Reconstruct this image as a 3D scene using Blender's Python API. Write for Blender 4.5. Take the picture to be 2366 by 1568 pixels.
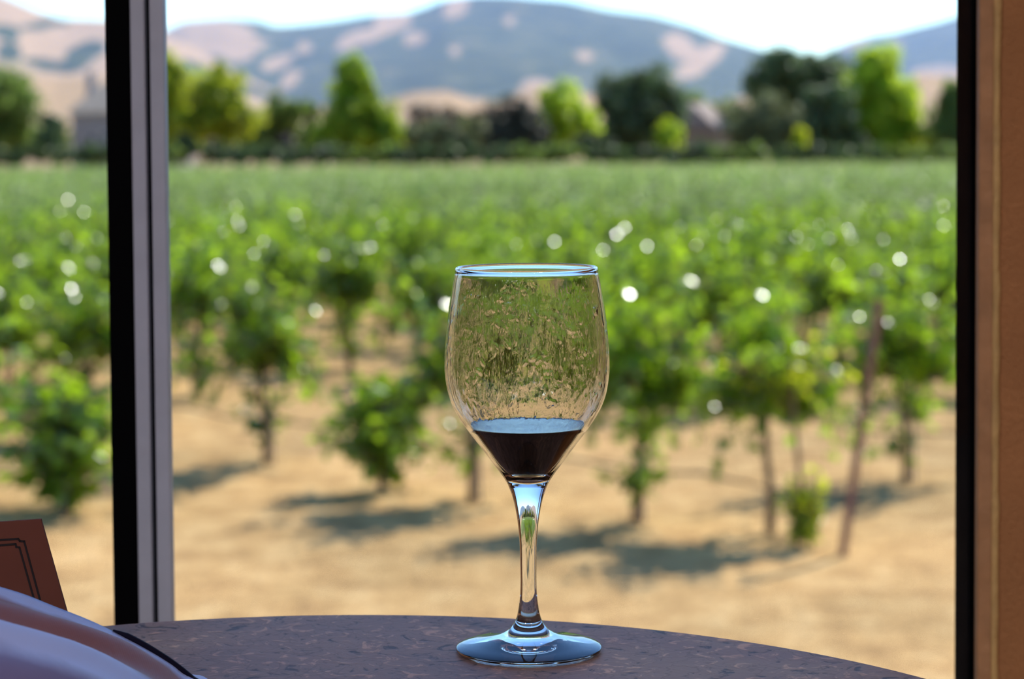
import bpy, bmesh, math, random
import numpy as np
from mathutils import Vector, Matrix

# ------------------------------------------------------------------ clear
for _o in list(bpy.data.objects):
    bpy.data.objects.remove(_o)
SC = bpy.context.scene
COL = SC.collection
R = math.radians

# ------------------------------------------------------------------ camera
F_PX, W_PX, H_PX = 5000.0, 2366.0, 1568.0
SHIFT_PX = -195.0
CAM_POS = Vector((0.0, 0.0, 3.0))
CAM_ROT = Matrix.Rotation(R(90 - 2.8), 3, 'X') @ Matrix.Rotation(-0.0065, 3, 'Z')
cam_data = bpy.data.cameras.new('camera')
cam_data.sensor_width = 36.0
cam_data.sensor_fit = 'HORIZONTAL'
cam_data.lens = 36.0 * F_PX / W_PX
cam_data.shift_y = SHIFT_PX / W_PX
cam_data.clip_start = 0.05
cam_data.clip_end = 9000
cam_data.dof.use_dof = True
cam_data.dof.focus_distance = 1.035
cam_data.dof.aperture_fstop = 10.2
cam = bpy.data.objects.new('camera', cam_data)
COL.objects.link(cam)
cam.matrix_world = Matrix.Translation(CAM_POS) @ CAM_ROT.to_4x4()
SC.camera = cam

# ------------------------------------------------------------------ sky, sun, exposure
SUN_ELEV, SUN_AZ = R(45), R(40)           # azimuth measured from +Y (view direction) towards +X
world = bpy.data.worlds.new('world')
SC.world = world
world.use_nodes = True
wn = world.node_tree
wn.nodes.clear()
w_out = wn.nodes.new('ShaderNodeOutputWorld')
w_bg = wn.nodes.new('ShaderNodeBackground')
w_sky = wn.nodes.new('ShaderNodeTexSky')
w_sky.sky_type = 'NISHITA'
w_sky.sun_disc = False
w_sky.sun_elevation = SUN_ELEV
w_sky.sun_rotation = SUN_AZ
w_sky.altitude = 200
w_sky.air_density = 0.75
w_sky.dust_density = 0.0
w_sky.ozone_density = 2.0
w_bg.inputs['Strength'].default_value = 0.178
w_tint = wn.nodes.new('ShaderNodeMix')
w_tint.data_type = 'RGBA'
w_tint.blend_type = 'MULTIPLY'
w_tint.inputs[0].default_value = 1.0
w_tint.inputs['B'].default_value = (.76, .96, 1.14, 1)
wn.links.new(w_sky.outputs[0], w_tint.inputs['A'])
wn.links.new(w_tint.outputs['Result'], w_bg.inputs['Color'])
wn.links.new(w_bg.outputs[0], w_out.inputs['Surface'])

sun_data = bpy.data.lights.new('sun', 'SUN')
sun_data.energy = 4.45
sun_data.color = (1.0, 0.95, 0.86)
sun_data.angle = R(0.53)
sun = bpy.data.objects.new('sun', sun_data)
COL.objects.link(sun)
_sd = Vector((math.sin(SUN_AZ) * math.cos(SUN_ELEV), math.cos(SUN_AZ) * math.cos(SUN_ELEV), math.sin(SUN_ELEV)))
sun.rotation_euler = _sd.to_track_quat('Z', 'Y').to_euler()
sun.location = (20, 20, 40)

SC.view_settings.view_transform = 'Standard'
SC.view_settings.look = 'None'
SC.view_settings.gamma = 1.0
SC.view_settings.use_curve_mapping = False
SC.view_settings.exposure = 0.74
SC.cycles.use_denoising = True
SC.cycles.adaptive_threshold = 0.02
SC.cycles.max_bounces = 14
SC.cycles.transmission_bounces = 14
SC.cycles.transparent_max_bounces = 12
SC.cycles.volume_bounces = 1
SC.cycles.caustics_reflective = False
SC.cycles.sample_clamp_indirect = 6.0


# ------------------------------------------------------------------ helpers
def ray(px, py):
    return CAM_ROT @ Vector(((px - W_PX / 2) / F_PX, (H_PX / 2 - py + SHIFT_PX) / F_PX, -1.0))


def at(px, py, y):
    """world point seen at a photo pixel, at distance y from the viewer"""
    v = ray(px, py)
    return CAM_POS + v * (y / v.y)


def tag(o, label=None, cat=None, group=None, kind=None):
    if label: o['label'] = label
    if cat: o['category'] = cat
    if group: o['group'] = group
    if kind: o['kind'] = kind
    return o


def empty(name, loc=(0, 0, 0), rz=0.0):
    o = bpy.data.objects.new(name, None)
    o.empty_display_size = 0.1
    o.location = loc
    o.rotation_euler = (0, 0, rz)
    COL.objects.link(o)
    return o


def link(name, me, parent=None, loc=None):
    o = bpy.data.objects.new(name, me)
    COL.objects.link(o)
    if parent is not None:
        o.parent = parent
    if loc is not None:
        o.location = loc
    return o


class MB:
    """collects shapes into one mesh"""
    def __init__(self):
        self.v, self.f, self.m = [], [], []
        self.tint = None

    def quadmesh(self, vs, fs, mat=0):
        b = len(self.v)
        self.v += [tuple(p) for p in vs]
        self.f += [tuple(i + b for i in f) for f in fs]
        self.m += [mat] * len(fs)
        return self

    def box(self, x0, x1, y0, y1, z0, z1, mat=0):
        vs = [(x0, y0, z0), (x1, y0, z0), (x1, y1, z0), (x0, y1, z0), (x0, y0, z1), (x1, y0, z1), (x1, y1, z1), (x0, y1, z1)]
        return self.quadmesh(vs, [(0, 3, 2, 1), (4, 5, 6, 7), (0, 1, 5, 4), (1, 2, 6, 5), (2, 3, 7, 6), (3, 0, 4, 7)], mat)

    def tube(self, pts, rad, n=8, cap=True, mat=0):
        pts = [Vector(p) for p in pts]
        rr = rad if isinstance(rad, (list, tuple)) else [rad] * len(pts)
        vs, fs = [], []
        prev = None
        for i, p in enumerate(pts):
            d = (pts[min(i + 1, len(pts) - 1)] - pts[max(i - 1, 0)]).normalized()
            if prev is None:
                u = d.cross(Vector((0, 0, 1)) if abs(d.z) < .9 else Vector((1, 0, 0))).normalized()
            else:
                u = (prev - d * prev.dot(d)).normalized()
            prev = u
            w = d.cross(u)
            for k in range(n):
                a = 2 * math.pi * k / n
                vs.append(p + (u * math.cos(a) + w * math.sin(a)) * rr[i])
        for i in range(len(pts) - 1):
            for k in range(n):
                k2 = (k + 1) % n
                fs.append((i * n + k, i * n + k2, (i + 1) * n + k2, (i + 1) * n + k))
        if cap:
            fs.append(tuple(range(n))[::-1])
            fs.append(tuple(range((len(pts) - 1) * n, len(pts) * n)))
        return self.quadmesh(vs, fs, mat)

    def lathe(self, prof, n=64, cx=0, cy=0, mat=0, close_top=False, close_bottom=False):
        vs, fs = [], []
        for (r_, z) in prof:
            for k in range(n):
                a = 2 * math.pi * k / n
                vs.append((cx + r_ * math.cos(a), cy + r_ * math.sin(a), z))
        for i in range(len(prof) - 1):
            for k in range(n):
                k2 = (k + 1) % n
                fs.append((i * n + k, i * n + k2, (i + 1) * n + k2, (i + 1) * n + k))
        if close_bottom:
            fs.append(tuple(range(n))[::-1])
        if close_top:
            fs.append(tuple(range((len(prof) - 1) * n, len(prof) * n)))
        return self.quadmesh(vs, fs, mat)

    def mesh(self, name, mats, smooth=False):
        me = bpy.data.meshes.new(name)
        me.from_pydata(self.v, [], self.f)
        for m in (mats if isinstance(mats, (list, tuple)) else [mats]):
            me.materials.append(m)
        me.polygons.foreach_set('material_index', self.m)
        if smooth:
            me.polygons.foreach_set('use_smooth', [True] * len(self.f))
        if self.tint is not None:
            a = me.attributes.new('tint', 'FLOAT', 'POINT')
            a.data.foreach_set('value', np.asarray(self.tint, dtype=np.float32))
        me.update()
        return me

    def build(self, name, mats, parent=None, smooth=False, bevel=0.0):
        me = self.mesh(name, mats, smooth)
        o = link(name, me, parent)
        if bevel:
            b = o.modifiers.new('bevel', 'BEVEL')
            b.width = bevel
            b.segments = 2
            b.limit_method = 'ANGLE'
        return o


def spline(pts, n=6):
    """smooth curve through profile points"""
    out_ = []
    P = [pts[0]] + list(pts) + [pts[-1]]
    for i in range(1, len(P) - 2):
        p0, p1, p2, p3 = [np.array(q, float) for q in P[i - 1:i + 3]]
        for k in range(n):
            t = k / n
            out_.append(tuple(.5 * (2 * p1 + (p2 - p0) * t + (2 * p0 - 5 * p1 + 4 * p2 - p3) * t * t + (3 * p1 - p0 - 3 * p2 + p3) * t ** 3)))
    out_.append(tuple(pts[-1]))
    return out_


# ------------------------------------------------------------------ materials
def mat(name):
    m = bpy.data.materials.new(name)
    m.use_nodes = True
    nt = m.node_tree
    nt.nodes.clear()
    out = nt.nodes.new('ShaderNodeOutputMaterial')
    return m, nt, out


def N(nt, t, **kw):
    n = nt.nodes.new(t)
    for k, v in kw.items():
        if k in n.inputs.keys():
            n.inputs[k].default_value = v
        else:
            setattr(n, k, v)
    return n


def ramp(nt, fac, stops):
    r_ = nt.nodes.new('ShaderNodeValToRGB')
    e = r_.color_ramp.elements
    while len(e) < len(stops):
        e.new(0.5)
    for i, (p, c) in enumerate(stops):
        e[i].position = p
        e[i].color = (*c, 1) if len(c) == 3 else c
    nt.links.new(fac, r_.inputs[0])
    return r_


def simple(name, col, rough=0.6, spec=0.5, metal=0.0, noise=0.0, nscale=20, bump=0.0, bscale=60, coord='Object'):
    """principled with a little procedural grain"""
    m, nt, out = mat(name)
    p = N(nt, 'ShaderNodeBsdfPrincipled')
    p.inputs['Roughness'].default_value = rough
    p.inputs['Specular IOR Level'].default_value = spec
    p.inputs['Metallic'].default_value = metal
    tc = N(nt, 'ShaderNodeTexCoord')
    nz = N(nt, 'ShaderNodeTexNoise', Scale=nscale, Detail=5.0)
    nt.links.new(tc.outputs[coord], nz.inputs['Vector'])
    lo = tuple(c * (1 - noise) for c in col)
    hi = tuple(min(1, c * (1 + noise)) for c in col)
    rp = ramp(nt, nz.outputs['Fac'], [(0.3, lo), (0.7, hi)])
    nt.links.new(rp.outputs[0], p.inputs['Base Color'])
    if bump:
        n2 = N(nt, 'ShaderNodeTexNoise', Scale=bscale, Detail=6.0)
        nt.links.new(tc.outputs[coord], n2.inputs['Vector'])
        b = N(nt, 'ShaderNodeBump', Strength=bump, Distance=0.01)
        nt.links.new(n2.outputs['Fac'], b.inputs['Height'])
        nt.links.new(b.outputs[0], p.inputs['Normal'])
    nt.links.new(p.outputs[0], out.inputs['Surface'])
    return m


def leaf_mat(name, dark, mid, young, trans, rough=0.35, tmix=0.45, spec=0.5):
    """leaf blade: glossy diffuse front, light shining through; tint attribute runs from old to young leaf"""
    m, nt, out = mat(name)
    at_ = N(nt, 'ShaderNodeAttribute', attribute_name='tint')
    oi = N(nt, 'ShaderNodeObjectInfo')
    ma = N(nt, 'ShaderNodeMath', operation='MULTIPLY_ADD')
    ma.inputs[1].default_value = 0.24
    ma.inputs[2].default_value = -0.12
    nt.links.new(oi.outputs['Random'], ma.inputs[0])
    ad = N(nt, 'ShaderNodeMath', operation='ADD', use_clamp=True)
    nt.links.new(at_.outputs['Fac'], ad.inputs[0])
    nt.links.new(ma.outputs[0], ad.inputs[1])
    c1 = ramp(nt, ad.outputs[0], [(0.0, dark), (0.55, mid), (1.0, young)])
    c2 = ramp(nt, ad.outputs[0], [(0.0, tuple(c * .45 for c in trans)), (0.6, trans), (1.0, tuple(min(1, c * 1.35) for c in trans))])
    p = N(nt, 'ShaderNodeBsdfPrincipled')
    p.inputs['Roughness'].default_value = rough
    p.inputs['Specular IOR Level'].default_value = spec
    nt.links.new(c1.outputs[0], p.inputs['Base Color'])
    t = N(nt, 'ShaderNodeBsdfTranslucent')
    nt.links.new(c2.outputs[0], t.inputs['Color'])
    mx = N(nt, 'ShaderNodeMixShader')
    mx.inputs[0].default_value = tmix
    nt.links.new(p.outputs[0], mx.inputs[1])
    nt.links.new(t.outputs[0], mx.inputs[2])
    nt.links.new(mx.outputs[0], out.inputs['Surface'])
    return m


M = {}
M['vine_leaf'] = leaf_mat('vine_leaf', (.028, .085, .012), (.07, .18, .016), (.20, .32, .02), (.38, .58, .015), rough=.2, tmix=.5, spec=.6)
M['hazy_old_vine_leaf'] = leaf_mat('hazy_old_vine_leaf', (.055, .10, .034), (.13, .21, .07), (.24, .34, .11), (.36, .52, .10), rough=.4, tmix=.42, spec=.5)  # duller mature block, with distance haze also paled into the leaf colour
M['bark'] = simple('vine_bark', (.16, .10, .06), .9, .2, noise=.4, nscale=40, bump=.6)
M['stake_wood'] = simple('stake_wood', (.32, .24, .18), .85, .2, noise=.25, nscale=30)
M['rust'] = simple('rusty_steel', (.24, .10, .065), .75, .3, noise=.3, nscale=25, bump=.3)
M['hose'] = simple('drip_hose_black', (.03, .03, .032), .5, .4)
M['wire'] = simple('trellis_wire_steel', (.22, .21, .2), .5, .4)
M['black_metal'] = simple('black_anodised_metal', (.004, .004, .0045), .9, .0, noise=.3)
M['alu'] = simple('grey_aluminium', (.40, .415, .49), .5, .4, noise=.05, nscale=50)
M['gasket'] = simple('black_rubber', (.003, .003, .0035), .9, .0)
M['wood_trim'] = simple('brown_wood_trim', (.40, .20, .09), .65, .3, noise=.18, nscale=35, bump=.25)
M['wood_bead'] = simple('pale_wood_bead', (.52, .32, .12), .6, .3, noise=.15, nscale=60, bump=.3)
M['wall'] = simple('brown_painted_plaster', (.36, .155, .058), .85, .25, noise=.1, nscale=18, bump=.25, bscale=220)
M['plaster_out'] = simple('outside_stucco', (.5, .42, .32), .9, .2, noise=.1, bump=.3)
M['ceiling'] = simple('ceiling_paint', (.5, .46, .4), .9, .2, noise=.05)
M['floor'] = simple('floor_tile_brown', (.2, .14, .1), .6, .4, noise=.2, nscale=6)
M['card'] = simple('brown_card', (.125, .04, .026), .9, .1, noise=.06, nscale=60)
M['ink'] = simple('black_ink', (.012, .006, .006), .6, .2)
M['piping'] = simple('black_piping', (.004, .003, .012), .7, .1)
M['dark_iron'] = simple('dark_iron', (.02, .02, .02), .5, .4)
M['roof'] = simple('grey_brown_shingles', (.30, .25, .2), .9, .2, noise=.2, nscale=2)
M['house_wall'] = simple('grey_house_wall', (.32, .30, .30), .9, .2, noise=.08, nscale=2)
M['barn_wall'] = simple('weathered_barn_boards', (.34, .28, .22), .9, .2, noise=.2, nscale=2)
M['barn_roof'] = simple('weathered_barn_roof', (.30, .24, .21), .85, .2, noise=.15, nscale=2)
M['dark_glass'] = simple('dark_house_glass', (.02, .024, .03), .15, .5)
M['lamp_shade'] = simple('lamp_white_metal', (.7, .7, .68), .5, .4)


def mat_glass(name, film):
    m, nt, out = mat(name)
    g = N(nt, 'ShaderNodeBsdfGlass')
    g.inputs['IOR'].default_value = 1.5
    g.inputs['Roughness'].default_value = 0.0
    g.inputs['Color'].default_value = (.965, .97, .965, 1) if not film else (.93, .925, .91, 1)
    if film:
        # residue of wine on the inside of the bowl: legs running down and small drops
        tc = N(nt, 'ShaderNodeTexCoord')
        mp = N(nt, 'ShaderNodeMapping')
        mp.inputs['Scale'].default_value = (1, 1, .3)
        nt.links.new(tc.outputs['Object'], mp.inputs['Vector'])
        n1 = N(nt, 'ShaderNodeTexNoise', Scale=130.0, Detail=4.0, Roughness=.5)
        nt.links.new(mp.outputs[0], n1.inputs['Vector'])
        mp2 = N(nt, 'ShaderNodeMapping')
        mp2.inputs['Scale'].default_value = (1, 1, .62)
        nt.links.new(tc.outputs['Object'], mp2.inputs['Vector'])
        wob = N(nt, 'ShaderNodeTexNoise', Scale=90.0, Detail=2.0)
        nt.links.new(mp2.outputs[0], wob.inputs['Vector'])
        wm = N(nt, 'ShaderNodeMix', data_type='VECTOR')
        wm.inputs[0].default_value = .012
        nt.links.new(mp2.outputs[0], wm.inputs['A'])
        nt.links.new(wob.outputs['Color'], wm.inputs['B'])
        vo = N(nt, 'ShaderNodeTexVoronoi', Scale=260.0, feature='SMOOTH_F1')
        vo.inputs['Smoothness'].default_value = .3
        nt.links.new(wm.outputs['Result'], vo.inputs['Vector'])
        dr = N(nt, 'ShaderNodeMapRange', interpolation_type='SMOOTHSTEP')
        dr.inputs['From Min'].default_value = .15
        dr.inputs['From Max'].default_value = .55
        dr.inputs['To Min'].default_value = .34
        dr.inputs['To Max'].default_value = 0
        nt.links.new(vo.outputs['Distance'], dr.inputs['Value'])
        pt = N(nt, 'ShaderNodeTexNoise', Scale=70.0, Detail=2.0)      # where drops cling
        nt.links.new(tc.outputs['Object'], pt.inputs['Vector'])
        pr = N(nt, 'ShaderNodeMapRange')
        pr.inputs['From Min'].default_value = .42
        pr.inputs['From Max'].default_value = .58
        nt.links.new(pt.outputs['Fac'], pr.inputs['Value'])
        dm = N(nt, 'ShaderNodeMath', operation='MULTIPLY')
        nt.links.new(dr.outputs[0], dm.inputs[0])
        nt.links.new(pr.outputs[0], dm.inputs[1])
        mix = N(nt, 'ShaderNodeMath', operation='ADD')
        nt.links.new(dm.outputs[0], mix.inputs[0])
        nt.links.new(n1.outputs['Fac'], mix.inputs[1])
        sx = N(nt, 'ShaderNodeSeparateXYZ')
        nt.links.new(tc.outputs['Object'], sx.inputs[0])
        # wet zone: from the wine up to ~1.5 cm below the rim
        n3 = N(nt, 'ShaderNodeTexNoise', Scale=45.0, Detail=3.0)
        nt.links.new(tc.outputs['Object'], n3.inputs['Vector'])
        hz = N(nt, 'ShaderNodeMath', operation='MULTIPLY_ADD')
        hz.inputs[1].default_value = .03
        nt.links.new(n3.outputs['Fac'], hz.inputs[0])
        nt.links.new(sx.outputs['Z'], hz.inputs[2])
        mr = N(nt, 'ShaderNodeMapRange')
        mr.inputs['From Min'].default_value = .186
        mr.inputs['From Max'].default_value = .196
        mr.inputs['To Min'].default_value = 1
        mr.inputs['To Max'].default_value = 0.04
        nt.links.new(hz.outputs[0], mr.inputs['Value'])
        b = N(nt, 'ShaderNodeBump', Distance=.00055)
        nt.links.new(mix.outputs[0], b.inputs['Height'])
        lo_ = N(nt, 'ShaderNodeMapRange')
        lo_.inputs['From Min'].default_value = .112
        lo_.inputs['From Max'].default_value = .130
        nt.links.new(sx.outputs['Z'], lo_.inputs['Value'])
        st_ = N(nt, 'ShaderNodeMath', operation='MULTIPLY')
        nt.links.new(mr.outputs[0], st_.inputs[0])
        nt.links.new(lo_.outputs[0], st_.inputs[1])
        nt.links.new(st_.outputs[0], b.inputs['Strength'])
        nt.links.new(b.outputs[0], g.inputs['Normal'])
    nt.links.new(g.outputs[0], out.inputs['Surface'])
    return m


M['glass'] = mat_glass('clear_glass', False)
M['glass_film'] = mat_glass('wine_wetted_glass', True)

m, nt, out = mat('red_wine')
p = N(nt, 'ShaderNodeBsdfPrincipled')
p.inputs['Base Color'].default_value = (.0025, .0002, .0004, 1)
p.inputs['Roughness'].default_value = .02
p.inputs['IOR'].default_value = 1.34
_tc = N(nt, 'ShaderNodeTexCoord')
_nz = N(nt, 'ShaderNodeTexNoise', Scale=60.0, Detail=1.0)
nt.links.new(_tc.outputs['Object'], _nz.inputs['Vector'])
_b = N(nt, 'ShaderNodeBump', Strength=.15, Distance=.0004)
nt.links.new(_nz.outputs['Fac'], _b.inputs['Height'])
nt.links.new(_b.outputs[0], p.inputs['Normal'])
nt.links.new(p.outputs[0], out.inputs['Surface'])
M['wine'] = m

# window pane: thin clear glass, lets the daylight through
m, nt, out = mat('window_pane')
tr = N(nt, 'ShaderNodeBsdfTransparent')
tr.inputs['Color'].default_value = (.985, .99, .985, 1)
gl = N(nt, 'ShaderNodeBsdfGlossy')
gl.inputs['Roughness'].default_value = .0
fr = N(nt, 'ShaderNodeFresnel')
fr.inputs['IOR'].default_value = 1.25
mx = N(nt, 'ShaderNodeMixShader')
nt.links.new(fr.outputs[0], mx.inputs[0])
nt.links.new(tr.outputs[0], mx.inputs[1])
nt.links.new(gl.outputs[0], mx.inputs[2])
nt.links.new(mx.outputs[0], out.inputs['Surface'])
M['pane'] = m

# table laminate: mottled purple brown with tan and black chips
m, nt, out = mat('crinkled_table_laminate')
tc = N(nt, 'ShaderNodeTexCoord')
mp = N(nt, 'ShaderNodeMapping')
nt.links.new(tc.outputs['Object'], mp.inputs['Vector'])
n0 = N(nt, 'ShaderNodeTexNoise', Scale=9.0, Detail=4.0, Distortion=.6)
n1 = N(nt, 'ShaderNodeTexNoise', Scale=66.0, Detail=6.0, Roughness=.62, Distortion=1.5)
vo = N(nt, 'ShaderNodeTexVoronoi', Scale=42.0, feature='DISTANCE_TO_EDGE')
dn = N(nt, 'ShaderNodeTexNoise', Scale=25.0, Detail=3.0)
for n_ in (n0, n1, dn):
    nt.links.new(mp.outputs[0], n_.inputs['Vector'])
dv = N(nt, 'ShaderNodeMix', data_type='VECTOR')
dv.inputs[0].default_value = .12
nt.links.new(mp.outputs[0], dv.inputs['A'])
nt.links.new(dn.outputs['Color'], dv.inputs['B'])
nt.links.new(dv.outputs['Result'], vo.inputs['Vector'])
base = ramp(nt, n0.outputs['Fac'], [(.3, (.165, .09, .074)), (.55, (.225, .125, .092)), (.75, (.26, .16, .11))])
fleck = ramp(nt, n1.outputs['Fac'], [(.35, (.12, .09, .09)), (.42, (1, 1, 1)), (.57, (1, 1, 1)), (.64, (2.2, 2.1, 1.8))])
mu = N(nt, 'ShaderNodeMix', data_type='RGBA', blend_type='MULTIPLY')
mu.inputs[0].default_value = .85
nt.links.new(base.outputs[0], mu.inputs['A'])
nt.links.new(fleck.outputs[0], mu.inputs['B'])
crk = ramp(nt, vo.outputs['Distance'], [(0.0, (.5, .45, .42)), (.05, (1, 1, 1))])
mu2 = N(nt, 'ShaderNodeMix', data_type='RGBA', blend_type='MULTIPLY')
mu2.inputs[0].default_value = .5
nt.links.new(mu.outputs['Result'], mu2.inputs['A'])
nt.links.new(crk.outputs[0], mu2.inputs['B'])
p = N(nt, 'ShaderNodeBsdfPrincipled')
p.inputs['Roughness'].default_value = .55
p.inputs['Specular IOR Level'].default_value = .2
nt.links.new(mu2.outputs['Result'], p.inputs['Base Color'])
b = N(nt, 'ShaderNodeBump', Strength=.5, Distance=.0012)
nt.links.new(n1.outputs['Fac'], b.inputs['Height'])
nt.links.new(b.outputs[0], p.inputs['Normal'])
nt.links.new(p.outputs[0], out.inputs['Surface'])
M['table'] = m

# brown cloth with bluish sheen painted in as lavender bands; colour follows the v coordinate stored in "tint"
m, nt, out = mat('sheen_banded_cloth')
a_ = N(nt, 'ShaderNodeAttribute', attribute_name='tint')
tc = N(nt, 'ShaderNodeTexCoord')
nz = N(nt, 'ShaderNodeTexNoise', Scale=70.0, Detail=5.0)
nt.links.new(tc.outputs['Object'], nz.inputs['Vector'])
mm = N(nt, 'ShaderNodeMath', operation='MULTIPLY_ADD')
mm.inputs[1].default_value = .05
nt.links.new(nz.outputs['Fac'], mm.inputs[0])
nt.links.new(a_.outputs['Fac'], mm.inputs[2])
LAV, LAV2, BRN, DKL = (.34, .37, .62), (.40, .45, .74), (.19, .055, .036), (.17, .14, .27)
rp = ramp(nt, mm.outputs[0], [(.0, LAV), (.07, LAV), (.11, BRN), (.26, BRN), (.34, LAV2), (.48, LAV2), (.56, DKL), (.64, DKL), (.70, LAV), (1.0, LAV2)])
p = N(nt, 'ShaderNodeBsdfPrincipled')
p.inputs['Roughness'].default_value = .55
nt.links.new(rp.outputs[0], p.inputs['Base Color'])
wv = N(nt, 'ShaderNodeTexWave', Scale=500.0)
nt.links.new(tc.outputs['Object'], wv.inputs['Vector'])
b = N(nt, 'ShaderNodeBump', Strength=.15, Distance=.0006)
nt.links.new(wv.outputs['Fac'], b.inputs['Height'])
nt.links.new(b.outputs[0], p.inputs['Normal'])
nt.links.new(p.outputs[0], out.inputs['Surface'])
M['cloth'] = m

# vineyard soil with dry straw
m, nt, out = mat('dry_straw_soil')
tc = N(nt, 'ShaderNodeTexCoord')
n0 = N(nt, 'ShaderNodeTexNoise', Scale=.35, Detail=5.0)
n1 = N(nt, 'ShaderNodeTexNoise', Scale=2.6, Detail=6.0, Roughness=.6)
n2 = N(nt, 'ShaderNodeTexNoise', Scale=14.0, Detail=5.0, Roughness=.7)
for n_ in (n0, n1, n2):
    nt.links.new(tc.outputs['Object'], n_.inputs['Vector'])
c0 = ramp(nt, n1.outputs['Fac'], [(.32, (.38, .22, .088)), (.5, (.60, .37, .15)), (.66, (.72, .48, .22))])
c1 = ramp(nt, n2.outputs['Fac'], [(.3, (.62, .6, .58)), (.5, (1, 1, 1)), (.68, (1.25, 1.27, 1.35))])
mu = N(nt, 'ShaderNodeMix', data_type='RGBA', blend_type='MULTIPLY')
mu.inputs[0].default_value = .8
nt.links.new(c0.outputs[0], mu.inputs['A'])
nt.links.new(c1.outputs[0], mu.inputs['B'])
c2 = ramp(nt, n0.outputs['Fac'], [(.40, (.80, .81, .80)), (.6, (1.06, 1.03, 1.0))])
mu2 = N(nt, 'ShaderNodeMix', data_type='RGBA', blend_type='MULTIPLY')
mu2.inputs[0].default_value = 1.0
nt.links.new(mu.outputs['Result'], mu2.inputs['A'])
nt.links.new(c2.outputs[0], mu2.inputs['B'])
p = N(nt, 'ShaderNodeBsdfPrincipled')
p.inputs['Roughness'].default_value = .95
p.inputs['Specular IOR Level'].default_value = .15
nt.links.new(mu2.outputs['Result'], p.inputs['Base Color'])
b = N(nt, 'ShaderNodeBump', Strength=.8, Distance=.08)
nt.links.new(n2.outputs['Fac'], b.inputs['Height'])
nt.links.new(b.outputs[0], p.inputs['Normal'])
nt.links.new(p.outputs[0], out.inputs['Surface'])
M['soil'] = m

# hills: land cover attribute "tint" 0 = oak woodland, 1 = dry golden grass
m, nt, out = mat('hill_woods_and_grass')
a_ = N(nt, 'ShaderNodeAttribute', attribute_name='tint')
tc = N(nt, 'ShaderNodeTexCoord')
n1 = N(nt, 'ShaderNodeTexNoise', Scale=.03, Detail=6.0, Roughness=.7)
nt.links.new(tc.outputs['Object'], n1.inputs['Vector'])
s1 = N(nt, 'ShaderNodeMath', operation='MULTIPLY_ADD')
s1.inputs[1].default_value = 1.25
nt.links.new(n1.outputs['Fac'], s1.inputs[0])
nt.links.new(a_.outputs['Fac'], s1.inputs[2])
cw = ramp(nt, s1.outputs[0], [(.5, (.022, .038, .014)), (.76, (.06, .085, .03)), (.92, (.15, .15, .07)), (1.0, (.40, .275, .165))])
p = N(nt, 'ShaderNodeBsdfPrincipled')
p.inputs['Roughness'].default_value = 1.0
p.inputs['Specular IOR Level'].default_value = .05
nt.links.new(cw.outputs[0], p.inputs['Base Color'])
b = N(nt, 'ShaderNodeBump', Strength=.6, Distance=8.0)
nt.links.new(n1.outputs['Fac'], b.inputs['Height'])
nt.links.new(b.outputs[0], p.inputs['Normal'])
nt.links.new(p.outputs[0], out.inputs['Surface'])
M['hill'] = m

# ------------------------------------------------------------------ land
def grid_mesh(name, xs, ys, zf, material):
    X, Y = np.meshgrid(xs, ys)
    Z = zf(X, Y)
    nx, ny = len(xs), len(ys)
    vs = np.stack([X, Y, Z], -1).reshape(-1, 3)
    i = np.arange(nx * ny).reshape(ny, nx)
    fs = np.stack([i[:-1, :-1], i[:-1, 1:], i[1:, 1:], i[1:, :-1]], -1).reshape(-1, 4)
    me = bpy.data.meshes.new(name)
    me.from_pydata(vs.tolist(), [], fs.tolist())
    me.materials.append(material)
    me.polygons.foreach_set('use_smooth', [True] * len(fs))
    me.update()
    return me


_rs = np.random.RandomState(5)


def wavy(X, Y, amp, waves):
    z = 0
    for (fx, fy, ph) in waves:
        z = z + np.sin(X * fx + Y * fy + ph)
    return amp * z / len(waves)


_gw = [(_rs.uniform(-2.2, 2.2), _rs.uniform(-2.2, 2.2), _rs.uniform(0, 6)) for _ in range(14)]
near = link('ground', grid_mesh('ground', np.linspace(-14, 14, 141), np.linspace(6, 34, 141),
            lambda X, Y: wavy(X, Y, .05, _gw) * np.clip((14 - abs(X)) / 3, 0, 1) * np.clip((34 - Y) / 4, 0, 1) * np.clip((Y - 6) / 2, 0, 1), M['soil']))
tag(near, 'dry sandy straw covered soil between the front vines', 'ground', kind='structure')
gf = MB()
G = 4000
gf.quadmesh([(-G, -60, -.02), (-14, -60, -.02), (-14, 5000, -.02), (-G, 5000, -.02)], [(0, 1, 2, 3)])
gf.quadmesh([(14, -60, -.02), (G, -60, -.02), (G, 5000, -.02), (14, 5000, -.02)], [(0, 1, 2, 3)])
gf.quadmesh([(-14, -60, -.02), (14, -60, -.02), (14, 6, -.02), (-14, 6, -.02)], [(0, 1, 2, 3)])
gf.quadmesh([(-14, 34, -.02), (14, 34, -.02), (14, 5000, -.02), (-14, 5000, -.02)], [(0, 1, 2, 3)])
tag(gf.build('valley_floor', M['soil']), 'flat tan valley floor reaching from vineyard to hills', 'ground', kind='structure')


def interp(pts, x):
    return np.interp(x, [p_[0] for p_ in pts], [p_[1] for p_ in pts])


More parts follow.
